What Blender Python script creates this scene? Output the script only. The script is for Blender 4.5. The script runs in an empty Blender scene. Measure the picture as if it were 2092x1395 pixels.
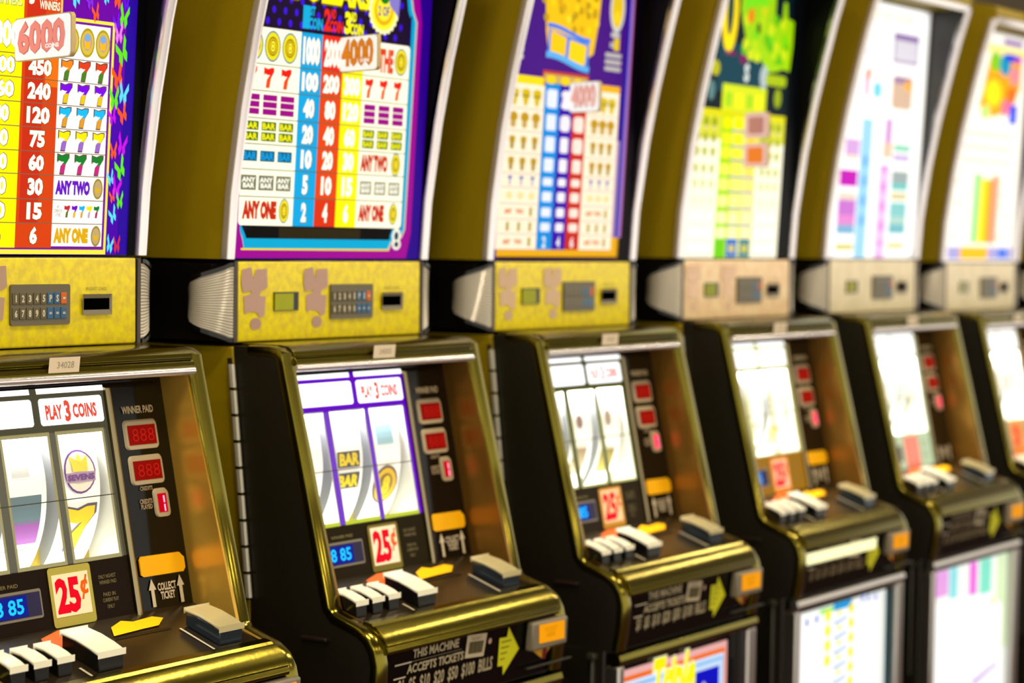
import bpy, math, random
from mathutils import Vector, Matrix
R = math.radians
sc = bpy.context.scene
col = sc.collection
random.seed(5)

# ------------------------------------------------------------------ camera
cd = bpy.data.cameras.new('camera'); cam = bpy.data.objects.new('camera', cd); col.objects.link(cam)
yaw, pit, roll = R(33.2897), R(2.6277), R(.9146)
dv = Vector((math.cos(yaw)*math.cos(pit), math.sin(yaw)*math.cos(pit), -math.sin(pit)))
r0 = Vector((math.sin(yaw), -math.cos(yaw), 0)); u0 = r0.cross(dv)
rv = r0*math.cos(roll)+u0*math.sin(roll); uv = -r0*math.sin(roll)+u0*math.cos(roll)
M = Matrix((rv, uv, -dv)).transposed().to_4x4(); M.translation = (-2.263, -1.9149, 1.4354)
cam.matrix_world = M
cd.sensor_width = 36; cd.lens = 36*4590.5/2092; cd.clip_start = .05; cd.clip_end = 100
cd.dof.use_dof = True; cd.dof.focus_distance = 2.6; cd.dof.aperture_fstop = 3.8
sc.camera = cam
# ------------------------------------------------------------------ world, light, exposure
w = bpy.data.worlds.new('hall'); sc.world = w; w.use_nodes = True
bg = w.node_tree.nodes['Background']; bg.inputs[0].default_value = (1, .93, .80, 1); bg.inputs[1].default_value = 1.4
sc.view_settings.view_transform = 'Standard'; sc.view_settings.look = 'None'
sc.view_settings.exposure = 0; sc.view_settings.gamma = 1; sc.view_settings.use_curve_mapping = False
sc.cycles.use_denoising = True
sc.cycles.max_bounces = 6; sc.cycles.sample_clamp_indirect = 4
LAMP_STRENGTH = 100

# ------------------------------------------------------------------ materials
def lin(c):
    return tuple(((x/255)/12.92 if x/255 <= .04045 else ((x/255+.055)/1.055)**2.4) for x in c)+(1,)
_m = {}
def pbr(name, rgb, rough=.5, metal=0, em=0, spec=.5, bump=0, bscale=60, coat=0, var=0):
    if name in _m: return _m[name]
    m = bpy.data.materials.new(name); m.use_nodes = True; nt = m.node_tree; b = nt.nodes['Principled BSDF']
    c = lin(rgb)
    b.inputs['Base Color'].default_value = c; b.inputs['Roughness'].default_value = rough
    b.inputs['Metallic'].default_value = metal; b.inputs['Specular IOR Level'].default_value = spec
    if coat: b.inputs['Coat Weight'].default_value = coat; b.inputs['Coat Roughness'].default_value = .05
    if em:
        b.inputs['Emission Color'].default_value = c; b.inputs['Emission Strength'].default_value = em
        b.inputs['Base Color'].default_value = tuple(x*.25 for x in c[:3])+(1,)
    if bump or var:
        tc = nt.nodes.new('ShaderNodeTexCoord'); n = nt.nodes.new('ShaderNodeTexNoise')
        n.inputs['Scale'].default_value = bscale; n.inputs['Detail'].default_value = 4
        nt.links.new(tc.outputs['Object'], n.inputs['Vector'])
        if bump:
            bn = nt.nodes.new('ShaderNodeBump'); bn.inputs['Strength'].default_value = bump; bn.inputs['Distance'].default_value = .004
            nt.links.new(n.outputs[0], bn.inputs['Height']); nt.links.new(bn.outputs[0], b.inputs['Normal'])
        if var:
            mx = nt.nodes.new('ShaderNodeMix'); mx.data_type = 'RGBA'
            mx.inputs[6].default_value = tuple(x*(1-var) for x in c[:3])+(1,); mx.inputs[7].default_value = tuple(min(1, x*(1+var)) for x in c[:3])+(1,)
            nt.links.new(n.outputs[0], mx.inputs[0]); nt.links.new(mx.outputs[2], b.inputs['Base Color'])
    _m[name] = m
    return m
def lit(rgb, s=1.0):
    return pbr('emissive_%d_%d_%d_%d' % (*rgb, int(s*100)), rgb, .4, 0, s, .04)
def ink(rgb, r=.45):
    return pbr('ink_%d_%d_%d' % rgb, rgb, r, spec=.25)
gold_side = pbr('gold_vinyl', (156, 134, 2), .5, 0, bump=.25, bscale=900, var=.12, spec=.3)
gold = pbr('gold_plate', (124, 114, 40), .18, 1, bump=.03, bscale=25)
gold_wall = pbr('gold_side_wall', (142, 100, 34), .26, .7, bump=.5, bscale=16)
gold_rail = pbr('gold_rail', (118, 109, 34), .2, 1, bump=.04, bscale=120)
chrome = pbr('chrome', (235, 228, 228), .14, 1)
chrome_dull = pbr('dull_chrome', (190, 185, 180), .3, 1, bump=.1, bscale=300)
trimm = pbr('bright_edge_trim', (245, 240, 245), .2, .75)
hingem = pbr('hinge_steel', (215, 210, 190), .3, .6)
black = pbr('black_plastic', (9, 8, 7), .3, 0)
blackm = pbr('black_cabinet', (24, 20, 9), .45, 0, bump=.2, bscale=600)
blackg = pbr('black_glass', (8, 6, 5), .1, 0, spec=.18)
stripm = pbr('divider_metal', (150, 138, 104), .2, 1)
deckm = pbr('deck_laminate', (36, 28, 16), .22, 0, var=.5, bscale=30)
cream = pbr('cream_button', (255, 252, 232), .22, 0, coat=.4)
olivecap = pbr('olive_button', (196, 184, 138), .25, 0, coat=.4)
steel = pbr('dark_steel', (60, 72, 84), .18, .8)
greyp = pbr('grey_plastic', (120, 112, 95), .35)
paper = pbr('paper_label', (222, 205, 180), .6)
REELM = pbr('reel_strip', (252, 252, 248), .4)
_b = REELM.node_tree.nodes['Principled BSDF']; _b.inputs['Emission Color'].default_value = (1, 1, .92, 1); _b.inputs['Emission Strength'].default_value = .28
reelside = pbr('reel_side', (150, 155, 160), .4)
wht = pbr('white_interior', (225, 225, 215), .6)
ribbed = pbr('ribbed_lens', (190, 184, 172), .25, 0, coat=.3)
beige = pbr('beige_trim', (160, 150, 95), .4)
flagm = pbr('flag_edge', (200, 176, 120), .35)
orange = pbr('orange_sticker', (255, 184, 8), .5, spec=.2, var=.06, bscale=40)
carpet = pbr('carpet', (70, 30, 18), .9, var=.5, bscale=8)
ceilm = pbr('ceiling_paint', (120, 104, 74), .8)
wallm = pbr('wall_paint', (70, 55, 30), .8)
def skin(name, base, spot, sc_=55):
    if name in _m: return _m[name]
    m = bpy.data.materials.new(name); m.use_nodes = True; nt = m.node_tree; b = nt.nodes['Principled BSDF']
    tc = nt.nodes.new('ShaderNodeTexCoord'); n = nt.nodes.new('ShaderNodeTexNoise'); n.inputs['Scale'].default_value = sc_; n.inputs['Detail'].default_value = 3
    cr = nt.nodes.new('ShaderNodeValToRGB'); e = cr.color_ramp.elements
    e[0].position = .38; e[0].color = lin(spot); e[1].position = .62; e[1].color = lin(base)
    nt.links.new(tc.outputs['Object'], n.inputs['Vector']); nt.links.new(n.outputs[0], cr.inputs[0]); nt.links.new(cr.outputs[0], b.inputs['Base Color'])
    b.inputs['Roughness'].default_value = .35
    _m[name] = m
    return m
def panemat():
    if 'pane' in _m: return _m['pane']
    m = bpy.data.materials.new('window_glass'); m.use_nodes = True; nt = m.node_tree; nt.nodes.clear()
    o = nt.nodes.new('ShaderNodeOutputMaterial'); mx = nt.nodes.new('ShaderNodeMixShader'); t = nt.nodes.new('ShaderNodeBsdfTransparent'); g = nt.nodes.new('ShaderNodeBsdfGlossy')
    g.inputs['Roughness'].default_value = .05; mx.inputs[0].default_value = .05
    nt.links.new(t.outputs[0], mx.inputs[1]); nt.links.new(g.outputs[0], mx.inputs[2]); nt.links.new(mx.outputs[0], o.inputs[0])
    _m['pane'] = m
    return m

# ------------------------------------------------------------------ mesh helpers
OX = .2                      # machine origin sits at local x = .2
def mesh_obj(name, v, f, mats, mi=None, parent=None, smooth=True, bev=0, seg=2):
    me = bpy.data.meshes.new(name); me.from_pydata([(a-(OX if parent else 0), b, c) for a, b, c in v], [], f)
    for m in mats: me.materials.append(m)
    if mi:
        for p, i in zip(me.polygons, mi): p.material_index = i
    me.validate()
    if smooth:
        for p in me.polygons: p.use_smooth = True
        me.update(); me.set_sharp_from_angle(angle=R(32))
    o = bpy.data.objects.new(name, me); col.objects.link(o)
    if parent: o.parent = parent
    if bev:
        b = o.modifiers.new('bevel', 'BEVEL'); b.width = bev; b.segments = seg; b.limit_method = 'ANGLE'; b.angle_limit = R(40)
    return o
class MB:
    def __init__(s): s.v = []; s.f = []; s.mi = []; s.mats = []
    def mat(s, m):
        if m not in s.mats: s.mats.append(m)
        return s.mats.index(m)
    def add(s, v, f, m):
        n = len(s.v); i = s.mat(m); s.v += [tuple(p) for p in v]
        for q in f: s.f.append(tuple(n+a for a in q)); s.mi.append(i)
    def box(s, x0, x1, y0, y1, z0, z1, m):
        s.add([(x, y, z) for x in (x0, x1) for y in (y0, y1) for z in (z0, z1)],
              [(0, 1, 3, 2), (4, 6, 7, 5), (0, 4, 5, 1), (2, 3, 7, 6), (0, 2, 6, 4), (1, 5, 7, 3)], m)
    def prism(s, prof, x0, x1, m):          # (y, z) outline extruded along x
        n = len(prof); v = [(x0, y, z) for y, z in prof]+[(x1, y, z) for y, z in prof]
        f = [tuple(range(n)), tuple(range(2*n-1, n-1, -1))]+[(i, n+i, n+(i+1) % n, (i+1) % n) for i in range(n)]
        s.add(v, f, m)
    def sweep(s, path, x0, x1, depth, m, rnd=.003):     # rounded band following a (y, z) path
        sec = [(x0, depth), (x0, rnd), (x0+rnd*.3, rnd*.3), (x0+rnd, 0), (x1-rnd, 0), (x1-rnd*.3, rnd*.3), (x1, rnd), (x1, depth)]
        rows = []
        for i, (y, z) in enumerate(path):
            a = path[max(0, i-1)]; b = path[min(len(path)-1, i+1)]; dy, dz = b[0]-a[0], b[1]-a[1]; L = math.hypot(dy, dz) or 1
            ny, nz = -dz/L, dy/L              # inward normal for a path running downwards in front
            rows.append([(x, y+ny*d, z+nz*d) for x, d in sec])
        k = len(sec); v = [p for r in rows for p in r]; f = []
        for i in range(len(rows)-1):
            for j in range(k): f.append((i*k+j, i*k+(j+1) % k, (i+1)*k+(j+1) % k, (i+1)*k+j))
        f += [tuple(range(k)), tuple(range((len(rows)-1)*k, len(rows)*k))[::-1]]
        s.add(v, f, m)
    def build(s, name, parent=None, bev=0, smooth=True, label=None):
        o = mesh_obj(name, s.v, s.f, s.mats, s.mi, parent, smooth, bev)
        if label: o['label'] = label
        return o
def box(name, b, m, parent, bev=0, label=None):
    q = MB(); q.box(*b, m); return q.build(name, parent, bev, label=label)

# text outlines as meshes, normalised to a unit box
_t = {}
def glyphs(s, bold=.02):
    k = (s, bold)
    if k in _t: return _t[k]
    c = bpy.data.curves.new('t', 'FONT'); c.body = s; c.offset = bold; c.resolution_u = 2; c.space_line = .85; c.align_x = 'CENTER'
    o = bpy.data.objects.new('t', c); me = o.to_mesh()
    v = [(p.co.x, p.co.y) for p in me.vertices]; f = [tuple(p.vertices) for p in me.polygons]
    x0, x1 = min(p[0] for p in v), max(p[0] for p in v); y0, y1 = min(p[1] for p in v), max(p[1] for p in v)
    v = [((a-x0)/(x1-x0), (b-y0)/(y1-y0)) for a, b in v]
    o.to_mesh_clear(); bpy.data.objects.remove(o); bpy.data.curves.remove(c)
    _t[k] = (v, f)
    return _t[k]
class Art(MB):              # flat print laid on a surface given by fr(u, w, off)
    def __init__(s, fr, s_em=1.0, lay=.0002, base=0):
        super().__init__(); s.fr = fr; s.e = s_em; s.l = lay; s.b = base
    def c(s, c):
        if not isinstance(c, tuple): return c
        return lit(c, s.e) if s.e else ink(c)
    def poly(s, pts, c, L=1, split=0):
        if split: pts = [(a[0]+(b[0]-a[0])*t/split, a[1]+(b[1]-a[1])*t/split) for a, b in zip(pts, pts[1:]+pts[:1]) for t in range(split)]
        s.add([s.fr(u, w_, s.b+s.l*L) for u, w_ in pts], [tuple(range(len(pts)))], s.c(c))
    def rect(s, a, b, z0, z1, c, L=1, nz=1):
        for i in range(nz):
            p, q = z0+(z1-z0)*i/nz, z0+(z1-z0)*(i+1)/nz
            s.poly([(a, p), (b, p), (b, q), (a, q)], c, L)
    def ell(s, cx, cz, rx, rz, c, L=1, n=20, cut=None):
        p = [(cx+rx*math.cos(2*math.pi*i/n), cz+rz*math.sin(2*math.pi*i/n)) for i in range(n)]
        if cut is not None: p = [(max(x, cut), z) for x, z in p]
        s.poly(p, c, L)
    def text(s, t, a, b, z0, z1, c, L=2, bold=.02, skew=0):
        v, f = glyphs(t, bold)
        s.add([s.fr(a+(b-a)*(x+skew*y), z0+(z1-z0)*y, s.b+s.l*L) for x, y in v], f, s.c(c))
    def seven(s, cx, cz, w_, h, c1, c2, L=2, edge=None):
        P = [(-.5, .5), (-.1, .42), (.2, .5), (.5, .5), (.5, .3), (.22, .0), (.1, -.5), (-.28, -.5), (-.2, -.1), (.1, .14), (-.1, .12), (-.4, .18), (-.5, .05)]
        if edge: s.poly([(cx+x*w_*1.18, cz+z*h*1.12) for x, z in P], edge, L-.5)
        T = [p for p in P if p[1] >= 0]
        s.poly([(cx+x*w_, cz+z*h) for x, z in [(-.5, .5), (-.1, .42), (.2, .5), (.5, .5), (.5, .3), (.22, .0), (-.08, .0), (.1, .14), (-.1, .12), (-.4, .18), (-.5, .05)]], c1, L)
        s.poly([(cx+x*w_, cz+z*h) for x, z in [(.22, 0), (.1, -.5), (-.28, -.5), (-.2, -.1), (-.08, 0)]], c2, L)
    def fly(s, cx, cz, r, c, L=2, a=.3):
        for sx in (-1, 1):
            P = [(0, -.1), (.25*sx, .35), (.75*sx, 1.1), (.9*sx, .55), (.55*sx, .05), (.7*sx, -.35), (.4*sx, -.9), (.12*sx, -.5)]
            s.poly([(cx+r*.62*(x*math.cos(a)-z*math.sin(a)), cz+r*(x*math.sin(a)+z*math.cos(a))) for x, z in P], c, L)
    def coin(s, cx, cz, rx, rz, L=2, cut=None, ring=(20, 120, 150), body=(235, 215, 20), inner=(225, 190, 10), t='8'):
        s.ell(cx, cz, rx, rz, ring, L, cut=cut); s.ell(cx, cz, rx*.88, rz*.9, body, L+.4, cut=cut); s.ell(cx, cz, rx*.62, rz*.62, (110, 110, 20), L+.8, cut=cut); s.ell(cx, cz, rx*.52, rz*.52, inner, L+1.2, cut=cut)
        if cut is None or cut < cx-rx*.5: s.text(t, cx-rx*.32, cx+rx*.32, cz-rz*.44, cz+rz*.44, (120, 70, 10), L+1.6, .08); s.text(t, cx-rx*.24, cx+rx*.24, cz-rz*.36, cz+rz*.36, (255, 245, 60), L+2.0)

top_fr = lambda u, z, off: (u, .002-.05*(z-1.4)-off, z)
win_fr = lambda u, z, off: (u, -.048-.21*(1.23-z)-off, z-off*.2)
deck_fr = lambda u, y, off: (u, y, .981+.35*(y+.10)+off)
pan_fr = lambda u, z, off: (u, -off, z)
bill_fr = lambda u, z, off: (u, -.240+.10*(.91-z)-off, z)
bel_fr = lambda u, z, off: (u, -.226-off, z)
RA, RY, RZ = .14, .0795, 1.123          # reel drums
def drum_fr(u, z, off):
    a = (z-RZ)/RA; r = RA+off
    return (u, RY-r*math.cos(a), RZ+r*math.sin(a))
mm = lambda u, z: u-.06*(z-1.4)
WHITE = (255, 255, 250)

# ------------------------------------------------------------------ paytable prints
def rounded(a, b, z0, z1, r, n=4):
    p = []
    for cx, cz, t0 in ((b-r, z0+r, -90), (b-r, z1-r, 0), (a+r, z1-r, 90), (a+r, z0+r, 180)):
        p += [(cx+r*math.cos(R(t0+90*i/n)), cz+r*math.sin(R(t0+90*i/n))) for i in range(n+1)]
    return p
def print_butterflies(A):
    A.rect(-.010, .403, 1.403 , 1.920, (105, 0, 160), 0)
    A.rect(.372, .403, 1.403, 1.921, (40, 8, 150), 1); A.rect(.352, .374, 1.403, 1.60, (70, 0, 165), 1)
    A.rect(.13, .352, 1.4035, 1.684, (240, 225, 70), 2); A.rect(.13, .348, 1.409, 1.680, (110, 20, 150), 3)
    A.rect(.255, .344, 1.413, 1.677, (255, 252, 240), 4)
    A.rect(.141, .200, 1.411, 1.755, (255, 240, 0), 5); A.rect(.200, .259, 1.411, 1.755, (208, 64, 14), 5); A.rect(.205, .235, 1.44, 1.755, (196, 44, 18), 5.5); A.rect(.238, .2585, 1.60, 1.635, (232, 110, 10), 5.5)
    A.rect(-.008, .141, 1.411, 1.680, (255, 252, 240), 4)
    A.rect(.2585, .262, 1.682, 1.757, (235, 190, 90), 6)
    rows = [1.411, 1.440, 1.468, 1.497, 1.524, 1.552, 1.580, 1.608, 1.635, 1.678]
    for z in rows[1:-1]: A.rect(.0, .3445, z-.0005, z+.0005, (120, 95, 70), 7)
    red = ['6', '15', '30', '60', '75', '120', '240', '450', '6000']; yel = ['4', '10', '20', '40', '50', '80', '160', '300', '1000']
    for i in range(9):
        z0, z1 = rows[i], rows[i+1]; h = min(.0215, (z1-z0)*.72)
        if i == 8: h = .032
        c = (z0+z1)/2
        for t, cx in ((red[i], .229), (yel[i], .170)):
            wd = .0125*len(t)
            A.text(t, cx-wd/2-.001, cx+wd/2+.001, c-h/2-.0008, c+h/2+.0008, (120, 70, 20), 7, .06)
            A.text(t, cx-wd/2, cx+wd/2, c-h/2, c+h/2, (255, 252, 235), 8, .055)
    cols7 = {7: ((215, 60, 25), (70, 125, 30)), 6: ((120, 0, 225), (225, 190, 20)), 5: ((20, 180, 235), (215, 150, 40)), 4: ((245, 225, 0), (150, 100, 200)), 3: ((20, 125, 40), (190, 40, 120))}
    for i, (a, b) in cols7.items():
        c = (rows[i]+rows[i+1])/2
        for k, x in enumerate((.273, .302, .331)): A.seven(x, c, .0175, .0225, a if not (i == 7 and k == 0) else (235, 130, 20), b, 8, (90, 60, 60))
    for x in (.279, .305, .3315):
        A.ell(x, 1.656, .0125, .0175, (175, 150, 20), 8); A.ell(x, 1.656, .0105, .0145, (205, 185, 60), 8.5); A.ell(x, 1.657, .0075, .0105, (190, 150, 150), 9)
        A.ell(x, 1.662, .0045, .004, (110, 170, 220), 9.5); A.poly([(x-.005, 1.659), (x, 1.656), (x+.005, 1.659), (x+.004, 1.649), (x-.004, 1.649)], (240, 180, 20), 9.6)
    A.text('ANY TWO', .262, .320, 1.4740, 1.4915, (100, 20, 190), 8, .08); A.text('ANY ONE', .262, .320, 1.4165, 1.4350, (215, 165, 15), 8, .085)
    for z in (1.4825, 1.4255):
        A.ell(.3335, z, .0085, .0125, (150, 130, 40), 8); A.ell(.3335, z, .0065, .010, (185, 160, 110), 8.5); A.poly([(.3295, z+.001), (.3375, z+.001), (.3365, z-.005), (.3305, z-.005)], (215, 170, 30), 9)
    for k, (a, b) in enumerate([((190, 40, 60), (90, 110, 30)), ((110, 0, 200), (220, 170, 40)), ((30, 170, 220), (220, 150, 60)), ((235, 215, 20), (180, 160, 190)), ((20, 120, 50), (160, 30, 90))]):
        A.seven(.283+k*.0125, 1.4545, .0095, .0145, a, b, 8)
    A.text('ANY\nCOMBINATION\nOF THESE', .261, .275, 1.448, 1.462, (90, 90, 90), 8, 0)
    A.text('3', .207, .216, 1.693, 1.712, (255, 240, 220), 8, .05); A.text('RD', .217, .224, 1.705, 1.711, (235, 230, 210), 8); A.text('CREDIT\nWINNERS', .224, .257, 1.689, 1.711, (225, 240, 210), 8, .03)
    A.text('CREDIT\nWINNERS', .150, .197, 1.689, 1.711, (150, 160, 70), 8, .03); A.text('CREDIT\nWINNERS', .149, .196, 1.690, 1.712, (235, 245, 150), 8.5, .02)
    G_, O_, P_, C_, X_ = (95, 225, 20), (245, 85, 20), (235, 120, 225), (90, 215, 240), (190, 20, 225)
    A.rect(.389, .4035, 1.402, 1.921, (4, 3, 6), 9)
    fl = [(.335, 1.692, O_, 9), (.384, 1.692, G_, 12), (.375, 1.671, P_, 11), (.381, 1.649, G_, 14), (.373, 1.619, O_, 13), (.383, 1.599, C_, 12), (.367, 1.592, G_, 12), (.382, 1.575, O_, 11), (.364, 1.571, X_, 10), (.381, 1.536, X_, 12), (.366, 1.529, O_, 9), (.378, 1.508, G_, 12), (.361, 1.496, C_, 8), (.371, 1.484, X_, 12), (.377, 1.469, G_, 9), (.365, 1.451, C_, 9), (.364, 1.474, O_, 7), (.360, 1.415, C_, 9), (.372, 1.415, (205, 40, 60), 9), (.301, 1.708, C_, 11), (.353, 1.713, C_, 8), (.373, 1.712, O_, 10), (.388, 1.708, (90, 20, 230), 8), (.325, 1.706, (130, 40, 220), 9), (.371, 1.684, (110, 20, 235), 9)]
    for i, (x, z, c, r) in enumerate(fl): A.fly(mm(x, z), z, r/800, c, 6, (.35, -.2, .1, .5)[i % 4])
    for i in range(26): A.fly(random.uniform(.0, .385), random.uniform(1.76, 1.91), .011, (G_, O_, P_, C_, X_)[i % 5], 6, random.uniform(-.5, .5))
def bars(A, xs, w_, z0, z1, n, bg, fg, t='BAR', L=8):
    h = (z1-z0)/n
    for x in xs:
        for k in range(n):
            a, b = z0+h*k+h*.08, z0+h*(k+1)-h*.08
            A.rect(x-w_/2, x+w_/2, a, b, bg, L)
            if fg: A.text(t, x-w_*.44, x+w_*.44, a+h*.12, b-h*.12, fg, L+.5, .03)
def print_dollars(A):
    A.rect(-.010, .403, 1.403, 1.921, (40, 0, 130), 0)
    mg = [(-.009, 1.404), (.372, 1.404), (.381, 1.44), (.381, 1.74), (.372, 1.78), (.372, 1.92), (-.009, 1.92)]
    A.poly(mg, (150, 0, 140), 1)
    inn = [(.0, 1.440), (.006, 1.430), (.010, 1.417), (.326, 1.417), (.333, 1.428), (.356, 1.436), (.363, 1.446), (.366, 1.742), (.356, 1.758), (.351, 1.775), (.351, 1.90), (0, 1.90)]
    A.poly([(x+(.0035 if x > .1 else 0), z-(.0025 if z < 1.44 else 0)) for x, z in inn], (205, 190, 170), 2); A.rect(.004, .33, 1.4145, 1.417, (235, 205, 20), 2.5)
    A.poly(inn, (0, 160, 205), 3)
    A.poly([(.0, 1.450), (.014, 1.430), (.326, 1.430), (.336, 1.446), (.3555, 1.446), (.3555, 1.74), (.346, 1.757), (.342, 1.775), (.342, 1.896), (0, 1.896)], (24, 4, 40), 4)
    A.rect(.012, .330, 1.4305, 1.446, (5, 4, 3), 5); A.rect(.08, .26, 1.431, 1.445, (40, 32, 8), 5.5)
    for i in range(14):
        for j in range(12):
            x = .012+i*.0235+(.012 if j % 2 else 0); z = 1.716+j*.0155
            if x < .34: A.ell(x, z, .0042, .0052, (55, 10, 210), 5, 8)
    A.rect(.352, .3555, 1.71, 1.75, (15, 10, 110), 5.2)
    A.poly(rounded(-.005, .3545, 1.447, 1.707, .006), (255, 252, 225), 6)
    rows = [1.447, 1.485, 1.521, 1.554, 1.588, 1.624, 1.659, 1.707]
    for a, b, c in ((.107, .153, (10, 160, 220)), (.153, .200, (222, 66, 12)), (.200, .246, (255, 242, 0))): A.rect(a, b, 1.447, 1.707 if a < .19 else 1.707, c, 7)
    A.rect(.153, .200, 1.447, 1.484, (212, 48, 10), 7.2); A.rect(.153, .200, 1.659, 1.707, (230, 40, 20), 7.2)
    for z in rows[1:-1]: A.rect(-.005, .3545, z-.0006, z+.0006, (80, 95, 60), 7.6)
    num = [('2', '4', '6'), ('5', '10', '15'), ('10', '20', '30'), ('20', '40', '60'), ('40', '80', '120'), ('100', '200', '300'), ('1000', '2000', '3000')]
    for i, tr in enumerate(num):
        c = (rows[i]+rows[i+1])/2; h = .0265 if i < 6 else .0385
        for t, cx, sh in zip(tr, (.130, .1765, .223), ((90, 100, 90), (120, 30, 20), (225, 205, 120))):
            wd = min(.037, .0118*len(t)) if i else .011
            A.text(t, cx-wd/2-.0008, cx+wd/2+.0015, c-h/2-.001, c+h/2+.0004, sh, 8, .07); A.text(t, cx-wd/2, cx+wd/2, c-h/2, c+h/2, (255, 255, 240), 8.6, .06)
    XL, XR = (.012, .048, .084), (.266, .2995, .333)
    for x in XL: A.coin(x, 1.683, .0165, .0205, 8)
    A.coin(.334, 1.683, .0155, .0195, 8); A.text('THE', .282, .316, 1.665, 1.699, (215, 60, 20), 8, .06)
    for x in (.006, .041, .077): A.seven(x+.002, 1.6415, .021, .027, (240, 25, 10), (235, 70, 20), 8)
    for x in XR: A.seven(x-.004, 1.6415, .018, .027, (235, 30, 10), (235, 80, 10), 8)
    bars(A, XL, .029, 1.592, 1.620, 3, (150, 0, 130), None); bars(A, XR, .026, 1.592, 1.620, 3, (150, 0, 130), None)
    bars(A, XL, .030, 1.557, 1.585, 2, (60, 100, 20), (240, 235, 20)); bars(A, XR, .027, 1.557, 1.585, 2, (60, 100, 20), (240, 235, 20))
    bars(A, XL, .030, 1.530, 1.547, 1, (10, 90, 120), (10, 150, 220))
    bars(A, XL, .031, 1.4915, 1.515, 1, (115, 115, 95), (255, 255, 235), 'ANY\nBAR'); bars(A, XR, .027, 1.4915, 1.514, 1, (150, 150, 130), (255, 255, 235), 'ANY\nBAR')
    A.text('ANY ONE', .002, .072, 1.455, 1.480, (190, 42, 8), 8, .085); A.coin(.088, 1.467, .011, .0165, 8)
    A.text('ANY TWO', .251, .315, 1.525, 1.550, (190, 52, 16), 8, .08); A.coin(.334, 1.5375, .0115, .0165, 8)
    A.text('ANY ONE', .252, .312, 1.455, 1.480, (190, 45, 16), 8, .08); A.coin(.334, 1.467, .0105, .0155, 8)
    A.text('DOLLARS', .082, .258, 1.746, 1.786, (110, 90, 0), 6, .06); A.text('DOLLARS', .083, .256, 1.7485, 1.785, (250, 240, 10), 7, .045)
    for t, sup, x, c in (('1', 'ST', .108, (10, 165, 215)), ('2', 'ND', .153, (225, 35, 25)), ('3', 'RD', .199, (245, 240, 10))):
        A.text(t, x, x+.015, 1.712, 1.743, c, 8, .05); A.text(sup, x+.015, x+.026, 1.730, 1.743, c, 8, .05); A.text('COIN', x+.013, x+.043, 1.712, 1.728, c, 8, .05)
    for k in range(22):
        a = 2*math.pi*k/22; A.ell(.287+.031*math.cos(a), 1.752+.030*math.sin(a), .0045, .0045, (250, 245, 190), 8, 8)
    A.ell(.287, 1.752, .029, .028, (250, 235, 40), 9); A.ell(.287, 1.752, .022, .021, (225, 170, 10), 9.4); A.ell(.287, 1.754, .017, .017, (245, 230, 40), 9.8)
    A.text('2 OF', .274, .300, 1.744, 1.758, (90, 40, 160), 10.2, .03); A.ell(.288, 1.771, .011, .010, (20, 120, 30), 10.4); A.poly([(.30, 1.76), (.322, 1.745), (.326, 1.80), (.29, 1.80)], (130, 120, 200), 9.9)
    A.ell(.345, 1.436, .0105, .0115, (230, 230, 215), 8); A.ell(.346, 1.424, .0105, .008, (230, 230, 215), 8); A.ell(.345, 1.436, .005, .006, (5, 60, 80), 9); A.ell(.346, 1.424, .005, .004, (50, 40, 60), 9)
    for k, t in enumerate(('STARS',)): A.text(t, .03, .30, 1.80, 1.87, (250, 240, 10), 7, .05)
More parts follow.
